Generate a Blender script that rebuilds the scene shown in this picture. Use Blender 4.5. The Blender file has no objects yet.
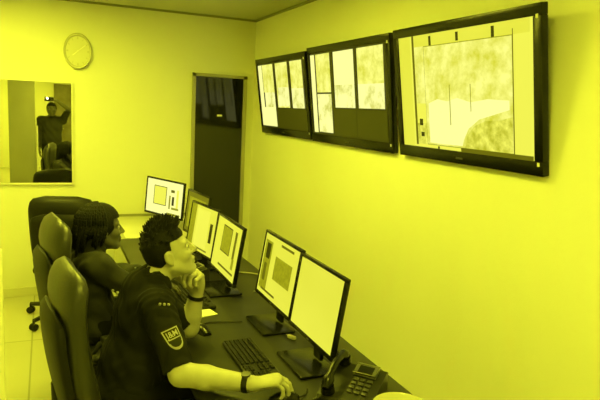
import bpy, bmesh, math, random
import numpy as np
from mathutils import Vector, Matrix
random.seed(7)
rng = np.random.RandomState(5)
scene = bpy.context.scene
COL = scene.collection
PI = math.pi

# ------------------------------------------------------------------ materials
def mat(name, base, rough=0.5, spec=0.5, metal=0.0, noise=None, bump=None, coat=0.0, emit=None, estr=0.0):
    m = bpy.data.materials.new(name); m.use_nodes = True
    nt = m.node_tree; b = nt.nodes['Principled BSDF']
    b.inputs['Base Color'].default_value = (*base, 1)
    b.inputs['Roughness'].default_value = rough
    b.inputs['Specular IOR Level'].default_value = spec
    b.inputs['Metallic'].default_value = metal
    b.inputs['Coat Weight'].default_value = coat
    tc = nt.nodes.new('ShaderNodeTexCoord')
    if noise:
        sc, amt = noise
        n = nt.nodes.new('ShaderNodeTexNoise'); n.inputs['Scale'].default_value = sc; n.inputs['Detail'].default_value = 4
        nt.links.new(tc.outputs['Object'], n.inputs['Vector'])
        r = nt.nodes.new('ShaderNodeMapRange')
        r.inputs['From Min'].default_value = .3; r.inputs['From Max'].default_value = .7
        r.inputs['To Min'].default_value = 1 - amt; r.inputs['To Max'].default_value = 1 + amt
        nt.links.new(n.outputs['Fac'], r.inputs['Value'])
        mx = nt.nodes.new('ShaderNodeVectorMath'); mx.operation = 'SCALE'
        mx.inputs[0].default_value = base
        nt.links.new(r.outputs['Result'], mx.inputs['Scale'])
        nt.links.new(mx.outputs['Vector'], b.inputs['Base Color'])
    if bump:
        sc, st = bump
        n2 = nt.nodes.new('ShaderNodeTexNoise'); n2.inputs['Scale'].default_value = sc; n2.inputs['Detail'].default_value = 3
        nt.links.new(tc.outputs['Object'], n2.inputs['Vector'])
        bp = nt.nodes.new('ShaderNodeBump'); bp.inputs['Strength'].default_value = st; bp.inputs['Distance'].default_value = .01
        nt.links.new(n2.outputs['Fac'], bp.inputs['Height']); nt.links.new(bp.outputs['Normal'], b.inputs['Normal'])
    if emit:
        b.inputs['Emission Color'].default_value = (*emit, 1); b.inputs['Emission Strength'].default_value = estr
    return m

def screen_mat(name, c0, c1, strength, scale=0.0, detail=5, stretch=(1, 1, 1), lo=.35, hi=.65):
    """a lit display: emission, with a camera-picture texture when scale > 0"""
    m = bpy.data.materials.new(name); m.use_nodes = True
    nt = m.node_tree; b = nt.nodes['Principled BSDF']
    b.inputs['Base Color'].default_value = (.008, .008, .008, 1); b.inputs['Roughness'].default_value = .35
    b.inputs['Specular IOR Level'].default_value = .2
    b.inputs['Emission Strength'].default_value = strength
    b.inputs['Emission Color'].default_value = (*c1, 1)
    if scale:
        tc = nt.nodes.new('ShaderNodeTexCoord'); mp = nt.nodes.new('ShaderNodeMapping'); mp.inputs['Scale'].default_value = stretch
        n = nt.nodes.new('ShaderNodeTexNoise'); n.inputs['Scale'].default_value = scale; n.inputs['Detail'].default_value = detail
        n.inputs['Roughness'].default_value = .65
        cr = nt.nodes.new('ShaderNodeValToRGB')
        cr.color_ramp.elements[0].position = lo; cr.color_ramp.elements[0].color = (*c0, 1)
        cr.color_ramp.elements[1].position = hi; cr.color_ramp.elements[1].color = (*c1, 1)
        nt.links.new(tc.outputs['Object'], mp.inputs['Vector']); nt.links.new(mp.outputs['Vector'], n.inputs['Vector'])
        nt.links.new(n.outputs['Fac'], cr.inputs['Fac']); nt.links.new(cr.outputs['Color'], b.inputs['Emission Color'])
    return m

WARM = (1.0, 1.0, .052)
M = {}
M['wall'] = mat('wall_paint', (.80, .80, .64), .55, .25, noise=(1.1, .02), bump=(180, .05))
M['ceil'] = mat('ceiling_board', (.52, .52, .42), .8, .2, noise=(260, .12), bump=(300, .2))
M['trim'] = mat('cornice_paint', (.28, .28, .2), .6, .3)
M['skirt'] = mat('skirting_paint', (.72, .71, .55), .5, .3)
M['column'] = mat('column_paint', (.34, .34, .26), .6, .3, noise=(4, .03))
M['frame_olive'] = mat('door_frame_metal', (.36, .35, .26), .4, .4)
M['doorglass'] = mat('dark_glass', (.012, .012, .01), .06, .5)
M['brown'] = mat('brown_laminate', (.20, .18, .12), .45, .4, noise=(6, .2))
M['mirror'] = mat('mirror_glass', (.86, .86, .80), .015, .5, metal=1.0)
M['mframe'] = mat('mirror_edge', (.80, .80, .64), .35, .5)
M['black'] = mat('black_plastic', (.008, .008, .007), .38, .45)
M['blackgloss'] = mat('gloss_black_plastic', (.006, .006, .005), .25, .32)
M['blackmatt'] = mat('matt_black_plastic', (.013, .013, .011), .6, .3)
M['keycap'] = mat('keycap_plastic', (.009, .009, .008), .5, .3)
M['grey'] = mat('grey_plastic', (.05, .05, .042), .4, .5)
M['phonebody'] = mat('charcoal_plastic', (.022, .022, .018), .3, .5)
M['phonegrey'] = mat('light_grey_plastic', (.16, .16, .13), .35, .5)
M['mark'] = mat('pale_mark', (.7, .7, .55), .5, .3)  # pale tone for small marks and the painted mouse highlight
M['desk'] = mat('dark_desk_laminate', (.018, .018, .014), .38, .4, noise=(9, .15))
M['paledesk'] = mat('pale_desk_laminate', (.62, .61, .46), .35, .5, noise=(5, .05))
M['leather'] = mat('dark_leather', (.009, .009, .0075), .5, .25, bump=(120, .12))
M['leather_olive'] = mat('olive_brown_leather', (.026, .026, .020), .40, .6, bump=(120, .12))  # lighter, glossier leather than the dark shell
M['chrome'] = mat('chrome', (.7, .7, .62), .2, .5, metal=1)
M['skin'] = mat('light_skin', (.43, .42, .34), .5, .35, noise=(30, .05))
M['skin_dark'] = mat('brown_skin', (.11, .105, .08), .45, .4, noise=(30, .06))
M['hair'] = mat('dark_hair', (.006, .006, .005), .65, .2, bump=(160, .4))
M['hairb'] = mat('braided_hair', (.005, .005, .004), .65, .2, bump=(220, .5))
M['uniform'] = mat('dark_uniform_cloth', (.012, .012, .0095), .85, .15, noise=(14, .2), bump=(400, .12))
M['jacket'] = mat('dark_jacket_cloth', (.028, .028, .022), .7, .25, noise=(10, .2), bump=(300, .15))
M['trouser'] = mat('dark_trouser_cloth', (.010, .010, .008), .85, .15)
M['shoe'] = mat('black_shoe_leather', (.01, .01, .01), .35, .5)
M['coat'] = mat('dark_coat_cloth', (.035, .035, .028), .8, .2)
M['patch_dark'] = mat('patch_ground', (.02, .02, .016), .8, .2)
M['patch_light'] = mat('patch_thread', (.34, .34, .26), .75, .2)
M['eye'] = mat('eye_white', (.45, .45, .38), .3, .5)
M['iris'] = mat('eye_iris', (.02, .018, .012), .2, .5)
M['paper'] = mat('paper', (.8, .8, .62), .7, .2)
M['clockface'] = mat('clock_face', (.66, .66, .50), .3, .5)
M['clockrim'] = mat('clock_rim', (.56, .56, .42), .25, .5)
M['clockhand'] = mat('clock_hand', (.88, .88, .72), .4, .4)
M['china'] = mat('pale_glazed_china', (.50, .50, .38), .15, .5)
M['cabledark'] = mat('black_cable', (.012, .012, .01), .4, .4)
M['cablepale'] = mat('pale_cable', (.35, .35, .26), .45, .4)
M['lamp'] = mat('lit_diffuser', (.9, .9, .8), .5, .2, emit=WARM, estr=39.0)
M['lampframe'] = mat('lamp_frame', (.7, .7, .55), .4, .4)
M['flash'] = mat('phone_flash', (1, 1, .9), .3, .3, emit=(1, 1, .45), estr=150.0)
# displays
WHT = (1.0, 1.0, .40)
M['s_white'] = screen_mat('display_white', WHT, (1.0, 1.0, .34), 1.02)
M['s_plain'] = screen_mat('display_plain', WHT, (.95, .95, .085), .90, 1.6, 2, (1, 1, 1), .2, .8)
M['s_plain'].node_tree.nodes['Color Ramp'].color_ramp.elements[0].color = (.82, .82, .05, 1)
M['s_pale'] = screen_mat('display_pale', WHT, (.92, .92, .09), .95)
M['s_mid'] = screen_mat('display_mid', WHT, (.42, .42, .01), .9, 40, 3, (1, 1, 1))
M['s_mid'].node_tree.nodes['Color Ramp'].color_ramp.elements[0].color = (.3, .3, .006, 1)
M['s_dim'] = screen_mat('display_dim', WHT, (.16, .155, .004), .85)
M['s_dark'] = screen_mat('display_dark', WHT, (.035, .034, .001), 1.0)
M['s_low'] = screen_mat('display_low', WHT, (.05, .049, .001), 1.0)
M['s_pic'] = screen_mat('camera_picture', (.50, .50, .02), (1, 1, .36), 1.0, 7, 6, (1, 1, 1), .32, .52)
M['s_tree'] = screen_mat('camera_picture_foliage', (.66, .66, .035), (1, 1, .25), 1.0, 10, 9, (1, 1, 1), .34, .62)
M['s_grass'] = screen_mat('camera_picture_shrub', (.46, .46, .015), (.98, .98, .14), 1.0, 20, 9, (1, 1, 1), .34, .68)

# floor tiles: big pale squares with thin joints
def floor_mat():
    m = bpy.data.materials.new('floor_tiles'); m.use_nodes = True
    nt = m.node_tree; b = nt.nodes['Principled BSDF']
    tc = nt.nodes.new('ShaderNodeTexCoord'); mp = nt.nodes.new('ShaderNodeMapping')
    mp.inputs['Location'].default_value = (.12, .25, 0)
    br = nt.nodes.new('ShaderNodeTexBrick'); br.offset = 0; br.squash = 1
    br.inputs['Color1'].default_value = (.50, .49, .36, 1); br.inputs['Color2'].default_value = (.53, .52, .38, 1)
    br.inputs['Mortar'].default_value = (.30, .30, .22, 1)
    br.inputs['Scale'].default_value = 1.0; br.inputs['Mortar Size'].default_value = .006
    br.inputs['Brick Width'].default_value = .6; br.inputs['Row Height'].default_value = 1.2
    nt.links.new(tc.outputs['Object'], mp.inputs['Vector']); nt.links.new(mp.outputs['Vector'], br.inputs['Vector'])
    nt.links.new(br.outputs['Color'], b.inputs['Base Color'])
    b.inputs['Roughness'].default_value = .3; b.inputs['Specular IOR Level'].default_value = .45
    return m
M['floor'] = floor_mat()

# ------------------------------------------------------------------ mesh builder
class MB:
    def __init__(s): s.v = []; s.f = []; s.m = []
    def add(s, vs, fs, mi=0, T=None):
        o = len(s.v)
        for p in vs:
            p = Vector(p)
            s.v.append(tuple(T @ p) if T else tuple(p))
        for f in fs: s.f.append(tuple(o + i for i in f)); s.m.append(mi)
        return s
    def box(s, c, size, mi=0, bev=0.0, T=None, seg=2):
        bm = bmesh.new(); bmesh.ops.create_cube(bm, size=1)
        for v in bm.verts: v.co = Vector((v.co.x * size[0], v.co.y * size[1], v.co.z * size[2]))
        if bev: bmesh.ops.bevel(bm, geom=list(bm.edges), offset=min(bev, min(size) * .49), segments=seg, affect='EDGES', profile=.5)
        bm.verts.index_update()
        s.add([Vector(c) + v.co for v in bm.verts], [[v.index for v in f.verts] for f in bm.faces], mi, T); bm.free(); return s
    def rings(s, rings, mi=0, cap=True, T=None):
        n = len(rings[0]); vs = [p for r in rings for p in r]; fs = []
        for i in range(len(rings) - 1):
            for j in range(n):
                k = (j + 1) % n
                fs.append((i*n + j, i*n + k, (i+1)*n + k, (i+1)*n + j))
        if cap:
            fs.append(tuple(range(n - 1, -1, -1))); fs.append(tuple((len(rings)-1)*n + j for j in range(n)))
        return s.add(vs, fs, mi, T)
    def tube(s, pts, r, mi=0, n=10, T=None, closed=False):
        pts = [Vector(p) for p in pts]; rs = r if isinstance(r, (list, tuple)) else [r] * len(pts)
        rings = []; up = None
        for i, p in enumerate(pts):
            a = pts[max(i - 1, 0)]; b = pts[min(i + 1, len(pts) - 1)]
            d = (b - a).normalized()
            if up is None:
                up = Vector((0, 0, 1)) if abs(d.z) < .9 else Vector((1, 0, 0))
            x = (up - d * up.dot(d)).normalized(); y = d.cross(x); up = x
            rings.append([p + (x * math.cos(t) + y * math.sin(t)) * rs[i] for t in [2 * PI * j / n for j in range(n)]])
        return s.rings(rings, mi, True, T)
    def cyl(s, a, b, ra, rb=None, mi=0, n=24, T=None):
        return s.tube([a, b], [ra, ra if rb is None else rb], mi, n, T)
    def lathe(s, prof, mi=0, n=36, T=None, c=(0, 0, 0)):
        rings = [[(c[0] + r * math.cos(2*PI*j/n), c[1] + r * math.sin(2*PI*j/n), c[2] + z) for j in range(n)] for r, z in prof]
        return s.rings(rings, mi, False, T)
    def ball(s, c, r, mi=0, nu=16, nv=10, T=None):
        r = r if isinstance(r, (tuple, list)) else (r, r, r)
        rings = []
        for i in range(nv + 1):
            t = PI * (i + .02) / (nv + .04)
            rings.append([(c[0] + r[0]*math.sin(t)*math.cos(2*PI*j/nu), c[1] + r[1]*math.sin(t)*math.sin(2*PI*j/nu), c[2] - r[2]*math.cos(t)) for j in range(nu)])
        return s.rings(rings, mi, True, T)
    def prism(s, poly, d, mi=0, T=None):
        """poly: list of (a,b) -> extruded along local z from 0 to d"""
        n = len(poly)
        vs = [(a, b, 0) for a, b in poly] + [(a, b, d) for a, b in poly]
        fs = [tuple(range(n - 1, -1, -1)), tuple(range(n, 2*n))] + [(i, (i+1) % n, n + (i+1) % n, n + i) for i in range(n)]
        return s.add(vs, fs, mi, T)
    def build(s, name, mats, parent=None, smooth=True, angle=40, loc=None):
        me = bpy.data.meshes.new(name); me.from_pydata(s.v, [], s.f)
        mats = mats if isinstance(mats, (list, tuple)) else [mats]
        for m in mats: me.materials.append(m)
        for p, i in zip(me.polygons, s.m): p.material_index = i
        bm = bmesh.new(); bm.from_mesh(me); bmesh.ops.recalc_face_normals(bm, faces=bm.faces)
        if smooth:
            for f in bm.faces: f.smooth = True
            for e in bm.edges:
                if len(e.link_faces) == 2 and e.calc_face_angle(0) > math.radians(angle): e.smooth = False
        bm.to_mesh(me); bm.free()
        o = bpy.data.objects.new(name, me); COL.objects.link(o)
        if parent: o.parent = parent
        if loc: o.location = loc
        return o

def tag(o, label, cat, group=None):
    o['label'] = label; o['category'] = cat
    if group: o['group'] = group
    return o
def thing(name, label, cat, loc=(0, 0, 0), rotz=0.0, group=None):
    e = bpy.data.objects.new(name, None); COL.objects.link(e)
    e.empty_display_size = .05; e.location = loc; e.rotation_euler = (0, 0, rotz)
    return tag(e, label, cat, group)
def struct(name, mb, m, parent=None, **k):
    o = mb.build(name, m, parent, **k)
    if not parent: o['kind'] = 'structure'
    return o
def copy_tree(o, parent=None):
    c = o.copy(); COL.objects.link(c)
    if parent: c.parent = parent
    for ch in list(o.children): copy_tree(ch, c)
    return c
def frame_T(o, x, y, z):
    T = Matrix.Identity(4)
    for i, a in enumerate((x, y, z)):
        for j in range(3): T[j][i] = a[j]
    for j in range(3): T[j][3] = o[j]
    return T

# ------------------------------------------------------------------ camera
F_PX, VP1, ROLL, EYE = 585.0, (46, 98), 2.9, 1.78
d1 = Vector((VP1[0] - 300, VP1[1] - 200, F_PX)).normalized()
r_ = math.radians(ROLL); u_ = Vector((-math.sin(r_), math.cos(r_), 0))
dn = (u_ + Vector((0, 0, -u_.dot(d1) / d1.z))).normalized()
xr = dn.cross(d1)
def cam2world(v): return Vector((xr.dot(v), d1.dot(v), -dn.dot(v)))
cx, cy, cz = cam2world(Vector((1, 0, 0))), cam2world(Vector((0, -1, 0))), cam2world(Vector((0, 0, -1)))
cam_d = bpy.data.cameras.new('camera'); cam = bpy.data.objects.new('camera', cam_d); COL.objects.link(cam)
cam.matrix_world = frame_T((0, 0, EYE), cx, cy, cz)
cam_d.sensor_fit = 'HORIZONTAL'; cam_d.sensor_width = 36; cam_d.lens = F_PX / 600 * 36; cam_d.clip_start = .005
scene.camera = cam

# ------------------------------------------------------------------ the room
XR, YB, H = 1.907, 5.65, 2.635
XL, YR = -1.75, -5.2
t = .12
struct('floor', MB().box(((XL+XR)/2, (YB+YR)/2, -.05), (XR-XL+2*t, YB-YR+2*t, .1)), M['floor'])
struct('ceiling', MB().box(((XL+XR)/2, (YB+YR)/2, H+.05), (XR-XL+2*t, YB-YR+2*t, .1)), M['ceil'])
struct('wall_back', MB().box(((XL+XR)/2, YB+t/2, H/2), (XR-XL+2*t, t, H)), M['wall'])
struct('wall_right', MB().box((XR+t/2, (YB+YR)/2, H/2), (t, YB-YR, H)), M['wall'])
struct('wall_left', MB().box((XL-t/2, (YB+YR)/2, H/2), (t, YB-YR, H)), M['wall'])
struct('wall_rear', MB().box(((XL+XR)/2, YR-t/2, H/2), (XR-XL+2*t, t, H)), M['wall'])
struct('trim_1', MB().box(((XL+XR)/2, YB-.012, H-.009), (XR-XL, .018, .018)), M['trim'])
struct('trim_2', MB().box((XR-.012, (YB+YR)/2, H-.009), (.018, YB-YR-.06, .018)), M['trim'])
struct('baseboard_back', MB().box(((XL+1.29)/2, YB-.008, .04), (1.29-XL, .016, .08)), M['skirt'])
struct('baseboard_right', MB().box((XR-.008, (YB+YR)/2, .04), (.016, YB-YR-.06, .08)), M['skirt'])
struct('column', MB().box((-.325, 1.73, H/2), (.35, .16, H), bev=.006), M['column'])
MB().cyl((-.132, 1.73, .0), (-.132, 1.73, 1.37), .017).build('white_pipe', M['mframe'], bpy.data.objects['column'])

# dark glazed door in the back wall beside the corner
d = MB()
d.box((1.299, YB-.012, 1.04), (.03, .05, 2.09)).box((1.808, YB-.012, 1.04), (.034, .05, 2.09)).box((1.553, YB-.012, 2.075), (.54, .05, .03))
door = struct('door_1', MB().box((1.553, YB-.004, 1.03), (.50, .03, 2.06)), M['doorglass'])
d.build('door_frame', M['frame_olive'], door)
MB().box((1.558, YB-.021, 1.695), (.05, .006, .018), bev=.002).build('pale_door_bar', M['paper'], door)  # small pale bar set on the dark glass
# brown door in the rear wall, seen only in the mirror
dr = struct('door_2', MB().box((.66, YR+.02, 1.05), (.86, .04, 2.1), bev=.004), M['brown'])
MB().box((.21, YR+.02, 1.07), (.05, .06, 2.15)).box((1.11, YR+.02, 1.07), (.05, .06, 2.15)).box((.66, YR+.02, 2.125), (.95, .06, .05)).build('door_frame', M['brown'], dr)
MB().cyl((.30, YR+.04, 1.02), (.30, YR+.09, 1.02), .012).tube([(.30, YR+.09, 1.02), (.41, YR+.09, 1.02)], .01).build('door_handle', M['chrome'], dr)

# ceiling light panels
def ceiling_light(x, y, label):
    t = thing('ceiling_light', label, 'light', (x, y, H), 0, 'recessed ceiling light panels')
    f = MB()
    for sx, sy, wx, wy in ((0, .31, .64, .03), (0, -.31, .64, .03), (.31, 0, .03, .59), (-.31, 0, .03, .59)):
        f.box((sx, sy, -.006), (wx, wy, .012))
    f.build('frame', M['lampframe'], t)
    MB().box((0, 0, -.003), (.59, .59, .006)).build('diffuser', M['lamp'], t)
for x, y, l in ((.50, .9, 'square ceiling light panel just above the photographer'),
                (.55, 3.0, 'square ceiling light panel above the seated operators'),
                (-.35, 4.45, 'unseen square light panel placed above the mirror end to brighten the back wall'),  # unseen panel, placed here to brighten the back wall
                (-1.05, -3.6, 'unseen square light panel added to brighten the rear left wall'),  # added out of view to light the rear wall in the mirror
                (.05, -2.6, 'square ceiling light panel above the rear end of the room')):
    ceiling_light(x, y, l)

# ------------------------------------------------------------------ wall clock and mirror on the back wall
ck = thing('wall_clock', 'round pale wall clock high on the back wall above the mirror', 'clock', (.262, YB, 2.20))
CT = frame_T((0, 0, 0), (1, 0, 0), (0, 0, 1), (0, -1, 0))      # local z points into the room
S = Matrix.Diagonal((.76, 1, 1, 1))                              # a slightly oval case
MB().lathe([(.0, .002), (.152, .002), (.155, .03), (.148, .042), (.136, .040), (.13, .026)], T=CT @ S).build('rim', M['clockrim'], ck)
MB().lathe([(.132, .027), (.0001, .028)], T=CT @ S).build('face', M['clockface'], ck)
h = MB()
for k in range(12):
    a = k * PI / 6
    Tm = CT @ S @ Matrix.Rotation(-a, 4, 'Z')
    MB().box((0, .113, .030), (.006 if k % 3 else .011, .022, .003), T=Tm).build('hour_mark', M['clockrim'], ck)
MB().box((0, .03, .033), (.009, .075, .003), T=CT @ S @ Matrix.Rotation(-math.radians(237), 4, 'Z')).ball((0, 0, .033), (.008, .008, .004), T=CT).build('hour_hand', M['clockhand'], ck)  # both hands pale on one diagonal, painting the bright streak there
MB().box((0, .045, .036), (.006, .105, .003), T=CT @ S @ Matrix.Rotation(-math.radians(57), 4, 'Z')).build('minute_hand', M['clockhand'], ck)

mr = thing('wall_mirror', 'wide frameless-looking wall mirror with pale edge reflecting the photographer', 'mirror', (-.23, YB, 1.475))
MB().box((0, -.012, 0), (.872, .008, .885)).build('mirror_glass', M['mirror'], mr)
f = MB()
f.box((0, -.012, .449), (.90, .024, .014)).box((0, -.012, -.449), (.90, .024, .014)).box((.443, -.012, 0), (.014, .024, .883)).box((-.443, -.012, 0), (.014, .024, .883))
f.build('mirror_frame', M['mframe'], mr)

# ------------------------------------------------------------------ screens
def rect(mb, w, h, x0, y0, x1, y1, mi, lift):
    """rectangle in display fractions (x right, y down); display plane local x/z, facing -y"""
    a, b = (x0 - .5) * w, (x1 - .5) * w; c, dd = (.5 - y0) * h, (.5 - y1) * h
    mb.add([(a, -lift, dd), (b, -lift, dd), (b, -lift, c), (a, -lift, c)], [(0, 1, 2, 3)], mi)

SM = ['s_white', 's_plain', 's_pale', 's_mid', 's_dim', 's_dark', 's_pic', 's_tree', 's_grass', 's_low']
def screen_mesh(w, h, items):
    mb = MB(); n = 0
    for it in items:
        if len(it) == 2:      # an outline of (x, y) fractions
            mb.add([((x - .5)*w, -.0004*n, (.5 - y)*h) for x, y in it[0]], [tuple(range(len(it[0])))], SM.index(it[1]))
        else:
            x0, y0, x1, y1, mname = it
            rect(mb, w, h, x0, y0, x1, y1, SM.index(mname), .0004 * n)
        n += 1
    return mb

def tilt_T(yb, zb, h, tilt):
    """panel frame: origin at panel centre; bottom edge at (yb, zb); tilt > 0 leans the top away (+y)"""
    up = Vector((0, math.sin(tilt), math.cos(tilt))); back = Vector((0, math.cos(tilt), -math.sin(tilt)))
    o = Vector((0, yb, zb)) + up * (h / 2)
    return frame_T(o, (1, 0, 0), back, up)

def bezel(mb, w, h, bw, bb, depth, T, bulge=.02):
    iw, ih = w - 2*bw, h - bw - bb
    zc = (bb - bw) / 2
    for cx_, cz_, sx, sz in ((0, h/2 - bw/2, w, bw), (0, -h/2 + bb/2, w, bb), (-w/2 + bw/2, zc, bw, ih), (w/2 - bw/2, zc, bw, ih)):
        mb.box((cx_, depth/2, cz_), (sx, depth, sz), bev=.003, T=T)
    mb.box((0, depth*.65, 0), (w - .01, depth*.66, h - .01), bev=.004, T=T)
    if bulge: mb.box((0, depth + bulge/2 - .002, -.01*h), (w*.72, bulge, h*.62), bev=.012, T=T)
    return iw, ih, zc

def monitor(label, base_xy, zt, rotz, w, h, yb, zb, tilt, items, base=(.25, .16), bw=.014, bb=.018, roll=0.0, kind='computer_monitor', stand=True):
    t = thing(kind, label, 'monitor', (base_xy[0], base_xy[1], zt), rotz, 'computer monitors along the desk')
    T = tilt_T(yb, zb, h, tilt) @ Matrix.Rotation(roll, 4, 'Y')
    mb = MB(); iw, ih, zc = bezel(mb, w, h, bw, bb, .022, T)
    mb.build('casing', M['blackgloss'], t)
    s = screen_mesh(iw, ih, items).build('screen', [M[k] for k in SM], t, smooth=False)
    s.matrix_local = T @ Matrix.Translation((0, .004, zc))
    MB().box((0, -.0008, -h/2 + bb/2), (.022, .0012, .005), T=T).build('logo_mark', M['grey'], t)
    MB().box((0, yb + .055, (zb + h*.45)/2 + .01), (.07, .018, zb + h*.45 - .02), bev=.005).build('stand_neck', M['blackgloss'], t)
    MB().box((0, .0, .007), (base[0], base[1], .014), bev=.006).build('stand_base', M['blackgloss'], t)
    return t
ZD = .72
RY = -PI/2    # front faces -x
UI = [(0, 0, 1, 1, 's_pale')]
# F: plain bright page
monitor('near widescreen monitor at the phone end of the desk, showing a blank bright page', (.998, 2.128), ZD, RY, .438, .332, .0, .104, .145,
        [(0, 0, 1, 1, 's_plain'), (0, .0, .10, .012, 's_mid')], (.27, .17))
# E: page with side list and grey picture
monitor('monitor adjoining the blank-page one, showing a grey picture and dark side icons', (1.005, 2.592), ZD, RY, .474, .336, -.003, .106, .15,
        [(0, 0, 1, 1, 's_plain'), (.03, .10, .25, .93, 's_mid'), (.09, .14, .21, .40, 's_dark'), (.09, .48, .17, .78, 's_dim'), (.27, .02, 1, 1, 's_plain'), (.50, .05, .86, .09, 's_dim'), (.40, .28, .88, .66, 's_mid'), (.12, .9, .55, .935, 's_dim')], (.26, .17))
# D
monitor('monitor past the seated man, showing a framed grey picture and dark toolbar', (.920, 3.215), ZD, RY, .50, .335, .0, .085, .16,
        [(0, 0, 1, 1, 's_plain'), (.28, .10, .66, .62, 's_dark'), (.295, .12, .645, .60, 's_mid'), (.78, .10, .86, .62, 's_dim'), (.80, .60, .88, .80, 's_mid'), (.30, .86, .92, .90, 's_dim')], (.28, .19))
# C
monitor('monitor angled beside the dark door, showing a pale page with grey margins', (.915, 3.73), ZD, RY + .16, .44, .33, -.01, .09, .15,
        [(0, 0, 1, 1, 's_plain'), (.0, .0, .2, 1, 's_mid'), (.25, .06, .74, .9, 's_pale'), (.80, .30, .90, .72, 's_dark'), (.10, .92, .8, .95, 's_dim')], (.24, .16))
# B: dim
monitor('dim olive monitor half hidden between two lit ones', (.985, 4.21), ZD, RY + .12, .45, .33, .0, .10, .12, [(0, 0, 1, 1, 's_dim'), (.1, .12, .9, .9, 's_mid')], (.24, .16))
# A: at the end of the row, turned to the room
monitor('white-page monitor at the far end of the desk, turned toward the room', (.915, 4.99), ZD, -math.radians(55.5), .445, .318, -.01, .108, .05,
        [(0, 0, 1, 1, 's_white'), (.20, .17, .56, .74, 's_dark'), (.215, .19, .545, .72, 's_pale'), (.68, .22, .78, .30, 's_dim'), (.72, .42, .78, .68, 's_dark'), (.64, .40, .68, .80, 's_mid'), (.84, .2, .9, .75, 's_pale'), (.72, .74, .92, .80, 's_mid'), (.60, .92, .97, .99, 's_mid')], (.22, .16), roll=.05)

# ------------------------------------------------------------------ wall televisions
def television(label, y0, y1, xtop, xbot, zbot, ztop, items, bw=.042, bb=.055):
    w = abs(y1 - y0); hh = math.hypot(ztop - zbot, xbot - xtop); tilt = -math.atan2(xbot - xtop, ztop - zbot)
    t = thing('wall_television', label, 'television', (XR, (y0 + y1)/2, (zbot + ztop)/2), RY, 'televisions on the right wall')
    T = tilt_T(-(XR - xbot), zbot - (zbot + ztop)/2, hh, tilt)
    mb = MB(); iw, ih, zc = bezel(mb, w, hh, bw, bb, .034, T, 0)
    mb.build('casing', M['blackgloss'], t)
    s = screen_mesh(iw, ih, items).build('screen', [M[k] for k in SM], t, smooth=False)
    s.matrix_local = T @ Matrix.Translation((0, .006, zc))
    MB().box((0, -.001, -hh/2 + bb*.45), (.05, .002, .009), T=T).build('logo_mark', M['grey'], t)
    for q, (sx, sz) in enumerate(((1, 1), (1, -1))):
        MB().box((sx*(w/2 - bw*.5), -.001, sz*(hh/2 - bb*.8)), (.012, .002, .016), T=T).build('corner_spot', M['mark'], t)  # small pale spots on two casing corners
    b = MB().box((0, -.006, .02), (.4, .012, .3), bev=.003)
    for sx in (-.15, .15): b.tube([(sx, -.01, .12), (sx, -(XR - xtop)*.45, .2)], .012)
    b.build('wall_bracket', M['black'], t)
    return t
television('wall television nearest the camera, showing one big garden view', 2.875, 1.80, 1.762, 1.872, 1.56, 2.243,
    [(0, 0, 1, 1, 's_pale'), (.0, .0, .11, 1, 's_plain'), (.125, .0, .145, .98, 's_dim'), (.15, .0, .98, .10, 's_plain'), (.28, .02, .30, .10, 's_dark'), (.50, .02, .52, .09, 's_dark'), (.75, .02, .77, .10, 's_dark'),
     (.15, .10, .27, .60, 's_tree'), (.15, .78, .25, .97, 's_grass'), (.17, .74, .20, .80, 's_dark'), (.18, .86, .21, .90, 's_dark'), (.235, .10, .885, .97, 's_mid'), (.238, .107, .88, .963, 's_tree'),
     ([(.26, .60), (.34, .56), (.42, .58), (.50, .55), (.60, .585), (.72, .56), (.86, .57), (.86, .64), (.76, .68), (.66, .72), (.58, .80), (.54, .90), (.53, .95), (.26, .95)], 's_white'),
     (.44, .44, .446, .78, 's_mid'), (.60, .44, .605, .66, 's_mid'),
     ([(.55, .963), (.57, .86), (.62, .78), (.70, .73), (.80, .72), (.88, .69), (.88, .963)], 's_grass'), (.885, .06, .89, .98, 's_dim'), (.90, .1, .985, .96, 's_pale'), (.33, .975, .345, 1, 's_dark'), (.52, .965, 1, 1, 's_dim')], .048, .062)
television('middle wall television with two rows of camera pictures and dark lower right', 4.10, 2.945, 1.782, 1.872, 1.558, 2.242,
    [(0, 0, 1, 1, 's_dark'), (.0, .02, .065, .98, 's_white'), (.085, .02, .30, .48, 's_tree'), (.085, .50, .30, .97, 's_pic'), (.355, .02, .625, .40, 's_white'), (.355, .40, .625, .66, 's_pic'), (.67, .02, .97, .40, 's_tree'), (.67, .40, .97, .66, 's_pic'),
     (.305, .0, .345, .98, 's_dark'), (.63, .0, .665, .66, 's_dark'), (.33, .68, .635, .98, 's_low'), (.645, .68, .99, .98, 's_low')], .045, .06)
television('wall television nearest the corner, showing tall camera pictures beside a white strip', 5.255, 4.125, 1.775, 1.872, 1.562, 2.222,
    [(0, 0, 1, 1, 's_dark'), (.0, .02, .09, .98, 's_white'), (.10, .02, .36, .45, 's_tree'), (.12, .45, .36, .68, 's_pic'), (.06, .68, .36, .98, 's_white'), (.42, .02, .68, .68, 's_tree'), (.44, .38, .68, .66, 's_pic'), (.74, .02, .97, .40, 's_tree'), (.74, .40, .97, .68, 's_pic'),
     (.37, .0, .41, .98, 's_dark'), (.69, .0, .73, .68, 's_dark'), (.37, .69, 1, .98, 's_low')], .045, .06)

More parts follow.
